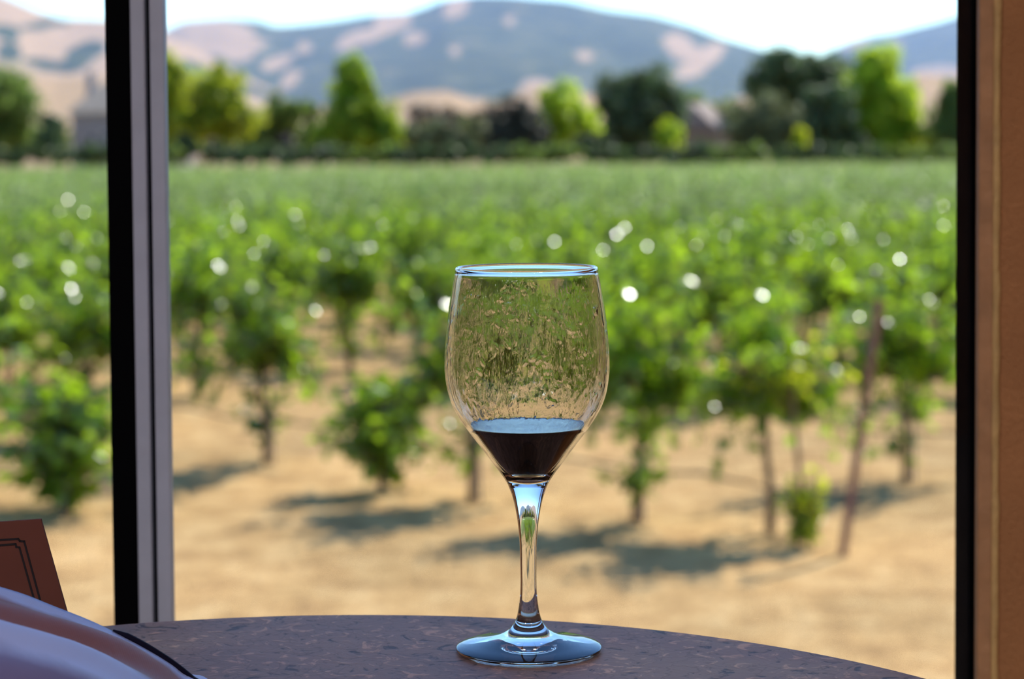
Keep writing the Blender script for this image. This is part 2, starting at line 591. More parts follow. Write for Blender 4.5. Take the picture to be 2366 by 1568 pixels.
def hill(name, label, ridge, d0, d1, golden, woods, base_cover, seed, x0=-7000, x1=9400, rough=6.0, power=.9, back=1.25):
    """a ridge: its crest line stands at distance d1, its foot at d0"""
    rs = np.random.RandomState(seed)
    px = np.concatenate([np.linspace(x0, -500, 90)[:-1], np.linspace(-500, 2900, 300), np.linspace(2900, x1, 90)[1:]])
    t = np.concatenate([np.linspace(0, 1, 60), [1.05, 1.15, 1.3, 1.6]])
    crest_y = interp(ridge, px)
    VS, CV = [], []
    waves = [(rs.uniform(-.03, .03), rs.uniform(-.03, .03), rs.uniform(0, 6)) for _ in range(18)]
    waves2 = [(rs.uniform(-.12, .12), rs.uniform(-.12, .12), rs.uniform(0, 6)) for _ in range(18)]
    az = np.array([(lambda v: v.x / v.y)(ray(x, 345)) for x in px])
    crest_h = np.array([at(x, y, d1).z for x, y in zip(px, crest_y)])
    T, AZ = np.meshgrid(t, az, indexing='ij')
    D = d0 + T * (d1 - d0)
    CH = np.broadcast_to(crest_h, T.shape)
    S = np.where(T <= 1, np.clip(T, 0, 1) ** power, 1 - (T - 1) * back)
    X, Y = AZ * D, D
    Z = CH * S + (wavy(X, Y, rough * 2.2, waves) + wavy(X, Y, rough * .8, waves2)) * np.clip(T * (1.15 - T) * 4, 0, 1) * .8
    Z = np.where(T > 1.5, -20, Z)
    # land cover, by where things grow on the slope
    inv = CAM_ROT.transposed()
    P = np.stack([X, Y, Z - CAM_POS.z], -1) @ np.array(inv).T
    PX = P[..., 0] / -P[..., 2] * F_PX + W_PX / 2
    PY = H_PX / 2 + SHIFT_PX - P[..., 1] / -P[..., 2] * F_PX
    cov = np.full(T.shape, base_cover)
    jit = wavy(X, Y, 1.2, waves2)

    def ell(e):
        cx, cy, rx, ry, an = e
        a = R(an)
        dx, dy = PX - cx, PY - cy
        u = (dx * math.cos(a) + dy * math.sin(a)) / rx
        v = (-dx * math.sin(a) + dy * math.cos(a)) / ry
        return np.clip((1.25 - np.sqrt(u * u + v * v) + .35 * jit) * 3, 0, 1)
    for e in golden:
        cov = np.maximum(cov, ell(e[:5]) * (e[5] if len(e) > 5 else .75))
    for e in woods:
        cov = np.minimum(cov, 1 - ell(e))
    vs = np.stack([X, Y, Z], -1).reshape(-1, 3)
    nt_, na = T.shape
    i = np.arange(nt_ * na).reshape(nt_, na)
    fs = np.stack([i[:-1, :-1], i[:-1, 1:], i[1:, 1:], i[1:, :-1]], -1).reshape(-1, 4)
    me = bpy.data.meshes.new(name)
    me.from_pydata(vs.tolist(), [], fs.tolist())
    me.materials.append(M['hill'])
    me.polygons.foreach_set('use_smooth', [True] * len(fs))
    a = me.attributes.new('tint', 'FLOAT', 'POINT')
    a.data.foreach_set('value', cov.reshape(-1).astype(np.float32))
    me.update()
    o = link(name, me)
    return tag(o, label, 'hill', kind='structure')


hill('hill', 'broad oak covered mountain with golden grass patches behind the trees',
     [(-2200, 170), (-600, 120), (100, 110), (330, 100), (400, 62), (430, 50), (520, 44), (600, 50), (640, 62), (700, 56), (770, 46), (870, 30), (945, 26), (985, 14),
      (1030, -4), (1100, -10), (1200, -8), (1300, 4), (1400, 24), (1510, 38), (1600, 62), (1680, 90), (1760, 112), (1850, 140), (2000, 170), (2300, 215), (3000, 270), (4600, 300)],
     1250, 2100,
     [(490, 85, 105, 40, 8), (545, 120, 38, 22, 0), (640, 145, 36, 12, -22), (672, 182, 24, 12, -45), (905, 48, 40, 26, -20), (835, 86, 55, 15, -14), (958, 90, 22, 16, 0),
      (1055, 12, 28, 20, -40), (1178, 46, 14, 12, 0, .5), (1052, 118, 14, 12, 0, .5), (700, 108, 16, 12, 0, .45), (1580, 112, 50, 22, 30), (1625, 132, 48, 20, -25), (1600, 160, 36, 16, -20),
      (1240, 200, 36, 18, 0, .6), (1350, 130, 20, 14, 0, .4)],
     [], .12, 3)
hill('hill', 'golden grassy hill with dark oak groves left of the mullion',
     [(-2200, 40), (-700, -60), (-300, -75), (-60, -25), (0, -14), (40, 2), (90, 24), (150, 42), (250, 46), (330, 56), (420, 95), (520, 150), (640, 215), (760, 290), (900, 345), (4600, 346)],
     900, 1500,
     [], [(100, 58, 55, 10, -6), (15, 75, 35, 18, 10), (190, 128, 62, 26, -30), (110, 150, 60, 13, 8), (330, 130, 60, 30, 10), (460, 165, 70, 18, 20), (20, 120, 30, 26, 0), (600, 215, 60, 12, 20)], .8, 11)
hill('hill', 'hazy distant hill rising at the right end of the window',
     [(-2200, 346), (1500, 300), (1800, 190), (1900, 130), (1960, 96), (2010, 82), (2080, 70), (2150, 54), (2205, 38), (2400, -10), (2800, -60), (4600, -20)],
     1900, 2900,
     [(1975, 98, 36, 10, -20, .6), (2170, 170, 60, 16, 0, .7), (2075, 105, 14, 10, 0, .4)], [], .10, 23)
hill('foothill', 'low golden grass rise just behind the tree line',
     [(-2200, 170), (-300, 165), (60, 172), (130, 182), (260, 176), (400, 200), (600, 246), (760, 246), (880, 232), (960, 212), (1030, 208), (1090, 228), (1160, 226), (1230, 200), (1350, 212), (1420, 232), (1640, 236), (1720, 222),
      (1850, 225), (2050, 200), (2120, 172), (2200, 178), (2400, 165), (4600, 180)],
     330, 560, [], [(1150, 225, 30, 12, 0), (640, 238, 40, 8, 0), (1500, 240, 60, 10, 0)], .85, 31, rough=.6, power=.8)

# thin blue valley haze, a real scattering volume between the far trees and the hills
m, nt, out = mat('valley_haze')
vs_ = N(nt, 'ShaderNodeVolumeScatter')
vs_.inputs['Color'].default_value = (.35, .52, 1.0, 1)
vs_.inputs['Density'].default_value = 2.6e-4
vs_.inputs['Anisotropy'].default_value = 0.1
nt.links.new(vs_.outputs[0], out.inputs['Volume'])
M['haze'] = m
hz = MB().box(-2600, 2600, 300, 3600, -10, 190).build('valley_haze', M['haze'])
tag(hz, 'thin blue haze hanging in front of the hills', 'haze', kind='stuff')

# ------------------------------------------------------------------ building
TAB = at(1222, 1503, 1.05)                     # where the glass stands
TZ = TAB.z                                     # table top height
FLOOR = TZ - .74
CEIL = FLOOR + 2.75
WY0, WY1 = 1.345, 1.42                         # front wall
OPX0, OPX1 = -2.2, .303                        # opening in the front wall
SILL, HEAD = TZ - .16, FLOOR + 2.2
RX0, RX1, RY0 = -3.2, 1.9, -4.6


def struct(name, mb, material, label=None, bevel=0):
    o = mb.build(name, material, bevel=bevel)
    tag(o, label, None, kind='structure')
    return o


wf = struct('wall_front', MB().box(OPX1, RX1, WY0, WY1, FLOOR, CEIL).box(RX0, OPX0, WY0, WY1, FLOOR, CEIL)
            .box(OPX0, OPX1, WY0, WY1, HEAD, CEIL).box(OPX0, OPX1, WY0, WY1, FLOOR, SILL), M['wall'], 'brown painted plaster wall at the right of the window')
struct('wall_right', MB().box(RX1, RX1 + .15, RY0, WY1, FLOOR, CEIL), M['wall'], 'brown plaster side wall out of view to the right')
struct('wall_left', MB().box(RX0 - .15, RX0, RY0, WY1, FLOOR, CEIL), M['wall'], 'brown plaster side wall out of view to the left')
BW0, BW1 = RX0 + .3, RX1 - .3
struct('wall_back', MB().box(RX0, BW0, RY0 - .15, RY0, FLOOR, CEIL).box(BW1, RX1, RY0 - .15, RY0, FLOOR, CEIL)
       .box(BW0, BW1, RY0 - .15, RY0, FLOOR, CEIL), M['wall'], 'brown plaster wall behind the viewer')
struct('floor', MB().box(RX0 - .15, RX1 + .15, RY0 - .15, WY1, FLOOR - .12, FLOOR), M['floor'], 'brown tiled floor of the tasting room')
struct('ceiling', MB().box(RX0 - .15, RX1 + .15, RY0 - .15, WY1 + 1.25, CEIL, CEIL + .15), M['ceiling'], 'pale ceiling reaching out over the window as eaves')
struct('foundation', MB().box(RX0 - .15, RX1 + .15, RY0 - .15, WY1, -.05, FLOOR - .12), M['plaster_out'], 'stucco foundation under the tasting room')

# window: mullion, jamb, panes
win = empty('window_1', ((OPX0 + OPX1) / 2, WY0, SILL))
tag(win, 'black and grey metal framed picture window onto the vineyard', None, kind='structure')


def wpart(name, mb, material, bevel=0.0):
    o = mb.build(name, material, bevel=bevel)
    o.parent = win
    o.matrix_parent_inverse = Matrix.Translation(-win.location)
    return o


XA, XB, XC, XD, XE = -.2522, -.2356, -.2268, -.2238, -.2150
wpart('mullion_gasket', MB().box(XA, XB, WY0 + .006, WY0 + .014, SILL, HEAD), M['gasket'])
wpart('mullion_bar', MB().box(XB, XC, WY0, WY0 + .014, SILL, HEAD), M['alu'], .0008)
wpart('mullion_groove', MB().box(XC, XD, WY0 + .008, WY0 + .014, SILL, HEAD), M['gasket'])
wpart('mullion_bar', MB().box(XD, XE, WY0 + .001, WY0 + .014, SILL, HEAD), M['alu'], .0008)
wpart('frame_jamb', MB().box(.2885, .2995, WY0 + .004, WY0 + .06, SILL, HEAD), M['black_metal'], .0008)
wpart('frame_jamb', MB().box(OPX0, OPX0 + .04, WY0, WY0 + .06, SILL, HEAD), M['black_metal'], .0008)
wpart('frame_head', MB().box(OPX0, OPX1, WY0, WY0 + .06, HEAD - .04, HEAD), M['black_metal'])
wpart('frame_sill', MB().box(OPX0, OPX1, WY0, WY0 + .06, SILL, SILL + .02), M['black_metal'])
wpart('pane', MB().box(OPX0 + .04, XA + .004, WY0 + .009, WY0 + .013, SILL + .02, HEAD - .04), M['pane'])
wpart('pane', MB().box(XE - .003, .2895, WY0 + .009, WY0 + .013, SILL + .02, HEAD - .04), M['pane'])
tr_ = empty('trim_1', (.29, WY0, SILL))
tag(tr_, 'worn brown wood casing strip beside the black window jamb', None, kind='structure')
o = MB().box(.2895, .2985, WY0 - .004, WY0 + .03, FLOOR + .02, HEAD).build('casing_strip', M['wood_trim'], bevel=.001)
o.parent = tr_; o.matrix_parent_inverse = Matrix.Translation(-tr_.location)
bd = MB()
_r = random.Random(4)
zz = np.linspace(FLOOR + .02, HEAD, 160)
bd.tube([(.3005 + _r.uniform(-.00035, .00035), WY0 - .001, z) for z in zz], [.0031 + _r.uniform(-.0003, .0003) for _ in zz], 8)
o = bd.build('bead', M['wood_bead'], smooth=True)
o.parent = tr_; o.matrix_parent_inverse = Matrix.Translation(-tr_.location)

# unseen ceiling lamps, added to brighten the room
def fill_lamp(x, y, power, label):
    root = empty('fill_lamp', (x, y, CEIL))
    tag(root, label, 'lamp', 'added fill lamps of the tasting room')
    MB().lathe([(.06, -.0), (.06, -.02), (.2, -.05), (.21, -.12), (.2, -.12), (.19, -.055), (.05, -.025)], 32).build('shade', M['lamp_shade'], root, True)
    m_, nt_, out_ = mat('fill_glow')
    e = N(nt_, 'ShaderNodeEmission')
    e.inputs['Color'].default_value = (.86, .9, 1.0, 1)
    e.inputs['Strength'].default_value = power
    nt_.links.new(e.outputs[0], out_.inputs['Surface'])
    MB().lathe([(.001, -.105), (.1, -.1), (.16, -.085), (.185, -.07)], 32).build('diffuser', m_, root, True)
    return root


LAMP = 62.0
for (x, y, nm) in ((-1.2, -1.0, 'front left'), (.9, -1.0, 'front right'), (-1.2, -3.0, 'rear left'), (.9, -3.0, 'rear right')):
    fill_lamp(x, y, LAMP, 'added round white fill lamp, %s of the room behind the viewer' % nm)

# ------------------------------------------------------------------ table
TC = Vector((-.0892, .7948, 0))
TR = .3426
tb = empty('round_table', (TC.x, TC.y, FLOOR))
tag(tb, 'round table with mottled purple brown top under the wine glass', 'table')
hh = TZ - FLOOR
MB().lathe([(.001, hh - .028), (TR - .003, hh - .028), (TR, hh - .025), (TR, hh - .003), (TR - .0025, hh), (.001, hh)], 160).build('table_top', M['table'], tb, True)
tb.children[0].data.polygons.foreach_set('use_smooth', [False] * len(tb.children[0].data.polygons))
MB().lathe([(.03, .03), (.03, hh - .04), (.09, hh - .03), (.09, hh - .0285)], 32, close_top=True).build('column', M['dark_iron'], tb, True)
MB().lathe([(.22, 0), (.22, .012), (.05, .035), (.03, .05)], 48, close_bottom=True, close_top=True).build('foot', M['dark_iron'], tb, True)

# ------------------------------------------------------------------ wine glass
gx, gy = TAB.x, TAB.y
PXM = 1.05 / F_PX                               # metres per photo pixel at the glass
Y0 = 1505.0


def gp(r_, y):
    return (r_ * PXM, (Y0 - y) * PXM * 1.0)


outer_bowl = [gp(47, 1113), gp(58, 1095), gp(82, 1062), gp(107, 1028), gp(141, 983), gp(168, 941), gp(183, 902), gp(190, 862), gp(191.5, 830), gp(189, 780),
              gp(183, 720), gp(174, 662), gp(167, 624), gp(166, 614)]
rim = [gp(165.2, 610.5), gp(163.2, 608), gp(161, 607.3), gp(158.8, 608), gp(156.8, 610.5)]
inner_bowl = [gp(157.2, 612.5), gp(160.6, 617.5), gp(163.2, 625), gp(169, 662), gp(177.5, 720), gp(183, 780), gp(185, 830), gp(183.5, 862), gp(176, 902), gp(160, 941), gp(135.5, 977), gp(128, 988),
              gp(92, 1034), gp(66, 1068), gp(46, 1089), gp(22, 1099), gp(.4, 1102)]
stem_p = [gp(60, 1464), gp(46, 1454), gp(34, 1438), gp(27.5, 1423), gp(23, 1400), gp(20, 1375), gp(18.8, 1345), gp(19, 1300), gp(20, 1250), gp(24, 1205),
          gp(29, 1173), gp(36, 1143), gp(47, 1113)]
foot_p = [gp(.4, 1501), gp(60, 1501), gp(120, 1504), gp(160, 1505), gp(166, 1503.5), gp(169, 1500), gp(169.5, 1496), gp(167, 1493), gp(150, 1488), gp(120, 1482), gp(90, 1475), gp(72, 1469.5), gp(60, 1464)]
glass = empty('wine_glass', (gx, gy, TZ))
tag(glass, 'clear stemmed wine glass standing on the round table', 'wine glass')
SEG = 128
gb = MB()
ob = spline(outer_bowl, 6) + rim
gb.lathe(ob, SEG, mat=0)
gb.lathe(spline([rim[-1]] + inner_bowl, 6), SEG, mat=1)
bowl = gb.build('bowl', [M['glass'], M['glass_film']], glass, True)
MB().lathe(spline(stem_p, 5), SEG).build('stem', M['glass'], glass, True)
MB().lathe(spline(foot_p, 5), SEG).build('foot', M['glass'], glass, True)

# the wine, just inside the bowl
wine_p = [gp(.4, 1101.2), gp(22, 1098.2), gp(45, 1088.2), gp(64.5, 1067.5), gp(90.5, 1033.5), gp(126.8, 987), gp(134.5, 976)]
wt = spline(wine_p, 6)
wtop = [gp(133.8, 975.4), gp(131.5, 976.6), gp(128, 977.2), gp(115, 977.4), gp(.3, 977.4)]
wn_ = MB().lathe(wt, 96).lathe([wt[-1]] + wtop, 96)
wine = wn_.build('red_wine', M['wine'], smooth=True)
wine.location = (gx, gy, TZ)
tag(wine, 'near black red wine in the bottom of the glass bowl', 'wine')

# ------------------------------------------------------------------ card standing on the table
card = empty('menu_card', at(60, 1500, 1.04))
card.location.z = TZ
tag(card, 'reddish brown standing card with black double line border, left corner', 'menu card')
CL = card.location.copy()


def cp(px, py, off=0.0):
    """a point of the card's front panel, which leans back a little"""
    v = ray(px, py)
    # plane: y = 1.02 + .16*(z-TZ)
    s = (1.02 + .16 * (CAM_POS.z - TZ)) / (v.y - .16 * v.z)
    q = CAM_POS + v * s
    return Vector((q.x, q.y - off, q.z)) - CL


def slab(pts2, th, off=0.0):
    fr_ = [cp(x, y, off) for x, y in pts2]
    bk = [q + Vector((0, th, 0)) for q in fr_]
    n = len(fr_)
    mb = MB()
    mb.quadmesh(fr_ + bk, [tuple(range(n)), tuple(range(2 * n - 1, n - 1, -1))] + [(i, n + i, n + (i + 1) % n, (i + 1) % n) for i in range(n)])
    return mb


slab([(-330, 1552), (193, 1552), (94, 1199), (-240, 1222)], .0022).build('front_panel', M['card'], card)
# rear leaf of the tent
bp = [cp(94, 1200) + Vector((0, .0022, -.0005)), cp(-240, 1223) + Vector((0, .0022, -.0005))]
bp += [Vector((cp(-330, 1552).x + .01, bp[0].y + .012, .0015)), Vector((cp(193, 1552).x - .012, bp[0].y + .012, .0015))]
bp[0].x -= .006
MB().quadmesh(bp + [q + Vector((0, .002, 0)) for q in bp], [(0, 1, 2, 3), (7, 6, 5, 4), (0, 4, 5, 1), (1, 5, 6, 2), (2, 6, 7, 3), (3, 7, 4, 0)]).build('rear_panel', M['card'], card)


def line(pts, w):
    """a printed rule along a polyline of photo points on the card"""
    mb = MB()
    for a, b_ in zip(pts[:-1], pts[1:]):
        pa, pb = cp(*a, .0003), cp(*b_, .0003)
        d = (pb - pa).normalized()
        u = d.cross(Vector((0, -1, .16)).normalized()).normalized() * w / 2
        pa, pb = pa - d * w * .4, pb + d * w * .4
        q = [pa - u, pb - u, pb + u, pa + u]
        mb.quadmesh(q + [x + Vector((0, .0005, 0)) for x in q], [(0, 1, 2, 3), (7, 6, 5, 4), (0, 4, 5, 1), (1, 5, 6, 2), (2, 6, 7, 3), (3, 7, 4, 0)])
    return mb


line([(-225, 1262), (42, 1244), (46, 1249), (56, 1250), (100, 1412), (118, 1480)], .0009).build('border_line', M['ink'], card)
line([(-225, 1277), (36, 1256), (38, 1263), (45, 1264), (87, 1412), (105, 1480)], .0009).build('border_line', M['ink'], card)

# ------------------------------------------------------------------ brown cloth bundle with painted sheen bands in the corner
cl = empty('sheen_banded_cloth', (-.22, .9, TZ))
tag(cl, 'brown cloth bundle with painted lavender sheen bands and black piped edge, bottom left corner', 'cloth')
edge = [(-420, 1290), (-200, 1318), (-60, 1348), (0, 1365), (60, 1382), (120, 1402), (200, 1428), (260, 1451), (310, 1475), (360, 1505), (400, 1533), (440, 1566), (480, 1600), (510, 1626)]
cols = []
for x, y in edge:
    q = at(x, y, .955 + .035 * max(0, min(1, (x + 60) / 500)))
    if q.z < TZ + .003:                             # the tail lies on the table
        v = ray(x, y)
        q = CAM_POS + v * ((TZ + .003 - CAM_POS.z) / v.z)
    cols.append(q)
fine = [Vector(q) for q in spline([tuple(c) for c in cols], 5)]
NU = len(fine)
rowsN = 60
cv, ct = [], []
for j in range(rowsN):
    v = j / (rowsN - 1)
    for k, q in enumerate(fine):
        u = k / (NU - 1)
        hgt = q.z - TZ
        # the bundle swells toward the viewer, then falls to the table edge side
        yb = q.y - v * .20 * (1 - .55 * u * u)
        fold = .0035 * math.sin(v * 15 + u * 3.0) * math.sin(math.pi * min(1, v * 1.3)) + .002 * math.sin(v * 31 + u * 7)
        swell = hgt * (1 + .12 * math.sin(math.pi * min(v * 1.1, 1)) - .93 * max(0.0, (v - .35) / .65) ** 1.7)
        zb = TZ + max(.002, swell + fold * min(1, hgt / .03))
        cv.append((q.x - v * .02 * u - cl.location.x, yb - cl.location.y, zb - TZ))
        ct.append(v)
for k, q in enumerate(fine):                       # far side drops to the table
    cv.append((q.x + .004 - cl.location.x, q.y + .012 - cl.location.y, .001)); ct.append(0)
for k, q in enumerate(fine):                       # near side
    cv.append((cv[(rowsN - 1) * NU + k][0], cv[(rowsN - 1) * NU + k][1] - .01, .001)); ct.append(1)
cf = []
order = [rowsN] + list(range(rowsN)) + [rowsN + 1]
for a, b_ in zip(order[:-1], order[1:]):
    for k in range(NU - 1):
        cf.append((a * NU + k, b_ * NU + k, b_ * NU + k + 1, a * NU + k + 1))
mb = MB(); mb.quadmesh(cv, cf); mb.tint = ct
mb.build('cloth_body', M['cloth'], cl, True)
pp = [q + Vector((.0022, .001, -.0022)) - cl.location for q in fine if q.x > at(235, 1440, .97).x]
pp = [Vector((q.x, q.y, max(.0012, q.z))) for q in pp]
MB().tube(pp, [.0006 + .0011 * min(1, i / 3) for i in range(len(pp))], 8).build('piping', M['piping'], cl, True)

# ------------------------------------------------------------------ vineyard
ROW_DIR = Vector((1, -.98, 0)).normalized()
ROW_RZ = math.atan2(ROW_DIR.y, ROW_DIR.x)

LEAF_OUT = [(0, 0), (-.10, .22), (.08, .47), (.26, .36), (.5, .52), (.62, .26), (1.0, 0), (.62, -.26), (.5, -.52), (.26, -.36), (.08, -.47), (-.10, -.22)]


def add_leaf(mb, pos, d, nrm, size, tint, lobed=True):
    d = d.normalized()
    side = nrm.cross(d)
    if side.length < 1e-4:
        return
    side.normalize()
    nn = d.cross(side)
    b = len(mb.v)
    if lobed:
        pts = [(.32, 0, -.02)] + [(x, y, .16 * abs(y) - .12 * x * x) for x, y in LEAF_OUT]
        for (x, y, z) in pts:
            q = pos + (d * x + side * y + nn * z) * size
            mb.v.append((q.x, q.y, q.z))
        n = len(LEAF_OUT)
        for i in range(n):
            mb.f.append((b, b + 1 + i, b + 1 + (i + 1) % n))
            mb.m.append(0)
        mb.tint += [tint] * len(pts)
    else:
        pts = [(0, 0, 0), (.45, .5, .06), (1, 0, -.1), (.45, -.5, .06)]
        for (x, y, z) in pts:
            q = pos + (d * x + side * y + nn * z) * size
            mb.v.append((q.x, q.y, q.z))
        mb.f.append((b, b + 1, b + 2, b + 3))
        mb.m.append(0)
        mb.tint += [tint] * 4


def rvec(rnd):
    while True:
        v = Vector((rnd.uniform(-1, 1), rnd.uniform(-1, 1), rnd.uniform(-1, 1)))
        if .05 < v.length < 1:
            return v.normalized()


def shoot_leaves(mb, cane, start, direction, length, rnd, leaf=.12, gravity=.9, lobed=True, step=.075, young=.9):
    p_ = start.copy()
    d = direction.normalized()
    n = max(3, int(length / step))
    pts = [p_.copy()]
    side = 1
    stint = rnd.gauss(0, .2)
    for i in range(n):
        t = i / n
        d = (d + Vector((0, 0, -gravity * step * (.4 + 1.6 * t))) + rvec(rnd) * .10).normalized()
        p_ = p_ + d * step
        if p_.z < .08:
            break
        pts.append(p_.copy())
        side = -side
        out_ = (d.cross(Vector((0, 0, 1))) * side + rvec(rnd) * .7)
        ld = (out_ + Vector((0, 0, -.35)) + d * .3).normalized()
        nrm = (Vector((0, 0, 1)) + rvec(rnd) * .75).normalized()
        sz = leaf * (1.05 - .5 * t) * rnd.uniform(.8, 1.2)
        tint = max(0, min(1, rnd.gauss(.36 + stint + .5 * (t ** 2) * young, .13)))
        add_leaf(mb, p_ + out_.normalized() * .03, ld, nrm, sz, tint, lobed)
        if rnd.random() < .45:
            add_leaf(mb, p_ + rvec(rnd) * .07, (ld + rvec(rnd)).normalized(), (nrm + rvec(rnd) * .6).normalized(), sz * .8, max(0, min(1, tint + .08)), lobed)
    if cane is not None and len(pts) > 2:
        cane.tube([pts[i] for i in range(0, len(pts), 3)] + [pts[-1]], [.006] * (len(range(0, len(pts), 3))) + [.003], 4, cap=False)


def vine_meshes(seed, style, lobed=True, shoots=27):
    rnd = random.Random(seed)
    fo = MB(); fo.tint = []
    tr = MB()
    lean = rnd.uniform(-.06, .06)
    top = .95
    if style == 'bush':
        tr.tube([(0, 0, -.05), (lean, .01, .3), (lean, 0, .55)], [.032, .026, .018], 7)
        for i in range(56):
            a = rnd.uniform(0, 6.28)
            z0 = rnd.uniform(.08, .6)
            shoot_leaves(fo, tr, Vector((lean * .5, 0, z0)), Vector((math.cos(a) * .8, math.sin(a) * .8, rnd.uniform(.4, 1.6))), rnd.uniform(.3, .58), rnd, leaf=.125, gravity=2.2)
    elif style == 'sprout':
        tr.tube([(0, 0, -.05), (.03, 0, .5), (-.02, 0, 1.0), (-.03, 0, 1.45)], [.024, .02, .016, .01], 7)
        for i in range(30):
            a = rnd.uniform(0, 6.28)
            shoot_leaves(fo, tr, Vector((.06, 0, rnd.uniform(.03, .16))), Vector((math.cos(a) * .5, math.sin(a) * .5, 1.3)), rnd.uniform(.25, .5), rnd, leaf=.10, gravity=1.2, young=3.0)
        for i in range(9):
            a = rnd.uniform(0, 6.28)
            shoot_leaves(fo, tr, Vector((-.03, 0, rnd.uniform(.95, 1.35))), Vector((math.cos(a), math.sin(a), .9)), rnd.uniform(.4, .7), rnd, leaf=.11, gravity=1.4)
    else:
        arm = .68 if not lobed else rnd.uniform(.36, .52)
        tr.tube([(0, 0, -.05), (lean * .4, .02, .35), (lean, -.01, .7), (lean, 0, top)], [.042, .032, .029, .03], 7)
        tr.tube([(lean, 0, top - .03), (lean - .2, 0, top + .02), (-arm, 0, top)], [.026, .02, .012], 6)
        tr.tube([(lean, 0, top - .03), (lean + .2, 0, top + .02), (arm, 0, top)], [.026, .02, .012], 6)
        for i in range(shoots):
            x = -arm + 2 * arm * (i + rnd.random()) / shoots
            dy = rnd.gauss(0, .35)
            L = rnd.uniform(.85, 1.25)
            shoot_leaves(fo, tr if lobed else None, Vector((x, 0, top)), Vector((rnd.gauss(0, .24), dy, 1.0)), L * rnd.uniform(.85, 1.12), rnd, gravity=.5 if abs(dy) < .3 else 1.05, lobed=lobed, leaf=.145 if lobed else .18, step=.075 if lobed else .11)
        for i in range(int(shoots * .6)):           # drooping shoots
            x = rnd.uniform(-arm, arm)
            s = rnd.choice((-1, 1))
            shoot_leaves(fo, tr if lobed else None, Vector((x, 0, top + rnd.uniform(0, .4))), Vector((rnd.gauss(0, .4), s * 1.0, .25)), rnd.uniform(.6, 1.15), rnd, gravity=2.6, lobed=lobed, leaf=.14 if lobed else .18, step=.075 if lobed else .11)
        if style == 'skirt' and lobed:
            for i in range(13):
                a = rnd.uniform(0, 6.28)
                shoot_leaves(fo, tr, Vector((lean, 0, rnd.uniform(.15, .8))), Vector((math.cos(a) * .6, math.sin(a) * .6, .8)), rnd.uniform(.25, .5), rnd, leaf=.12, gravity=2.0)
    return tr, fo


VAR = []
STY = ['skirt', 'skirt', 'plain', 'skirt', 'skirt', 'plain', 'skirt', 'skirt', 'plain', 'plain']
for i, st in enumerate(STY):
    tr, fo = vine_meshes(100 + i, st)
    VAR.append((tr.mesh('trunk', M['bark'], True), fo.mesh('foliage', M['vine_leaf'], False)))
HAZY_OLD = []
for t_, f_ in VAR:
    f2 = f_.copy()
    f2.materials[0] = M['hazy_old_vine_leaf']
    HAZY_OLD.append((t_, f2))
BUSH = [(lambda a: (a[0].mesh('trunk', M['bark'], True), a[1].mesh('foliage', M['vine_leaf'])))(vine_meshes(300 + i, 'bush')) for i in range(2)]
M['young_leaf'] = leaf_mat('young_vine_leaf', (.08, .16, .012), (.22, .32, .016), (.38, .42, .02), (.66, .74, .02), rough=.3, tmix=.5)
SPROUT = (lambda a: (a[0].mesh('trunk', M['bark'], True), a[1].mesh('foliage', M['young_leaf'])))(vine_meshes(310, 'sprout'))
STAKE_ME = MB().tube([(.07, .03, -.05), (.06, .02, .8), (.075, .03, 1.75)], .014, 6).mesh('training_stake', M['stake_wood'])


def vine(meshes, x, y, label, group, stake=True, rz=None, scale=1.0, sz=None):
    root = empty('grape_vine', (x, y, -.01), ROW_RZ if rz is None else rz)
    root.scale = (scale, scale, sz or scale)
    tag(root, label, 'vine', group)
    link('trunk', meshes[0], root)
    tag(link('foliage', meshes[1], root), kind='stuff')
    if stake:
        link('training_stake', STAKE_ME, root)
    return root


# front plants, each where it grows
FR = 'vines of the front row'
vine(BUSH[0], -3.73, 17.89, 'low bushy vine left of the mullion above the brown card', FR, False, .3, 1.5)
vine(BUSH[1], -1.15, 18.9, 'low dark bushy vine left of the wine bowl', FR, False, 1.1, 1.3)
vine(SPROUT, 2.13, 16.2, 'thin vine with yellow green shoots at its foot beside rusty post', FR, False, .0)
vine(VAR[0], -2.37, 20.6, 'leafy vine with bare trunk standing right of the mullion', FR, True)
vine(VAR[1], -.36, 18.3, 'leafy vine directly behind the wine glass', FR, True)
vine(VAR[4], .97, 17.3, 'leafy vine with two bare stems just right of the wine glass', FR, True)
vine(VAR[2], 2.0, 16.75, 'leafy vine crown spreading left of the rusty post', FR, False)
vine(VAR[7], 3.52, 19.3, 'leafy vine right of the rusty post near window jamb', FR, True)

rnd = random.Random(77)
spots = []
for k in range(-2, 60):
    ph = rnd.uniform(0, 1.165)
    for j in range(-120, 120):
        x = j * 1.165 + ph + rnd.uniform(-.12, .12)
        y = 18.35 + 4.35 * k - .98 * x + rnd.uniform(-.08, .08)
        if not (15.5 < y < 160):
            continue
        if k <= 0 and x > -4.2: continue
        if k == 1 and x > -3.2: continue
        if k == 2 and 2.6 < x: continue
        if k < -1: continue
        if abs(x) > .40 * y + 7:
            continue
        spots.append((math.hypot(x, y), x, y, abs(x) < .245 * y + .4, k))
spots.sort()
inview = [s for s in spots if s[3]]
named = inview[:285]
ids = set(id(s) for s in named)
ORD = ['first', 'second', 'third', 'fourth', 'fifth', 'sixth', 'seventh', 'eighth', 'ninth', 'tenth', 'eleventh', 'twelfth', 'thirteenth', 'fourteenth', 'fifteenth', 'sixteenth', 'seventeenth', 'eighteenth', 'nineteenth', 'twentieth']
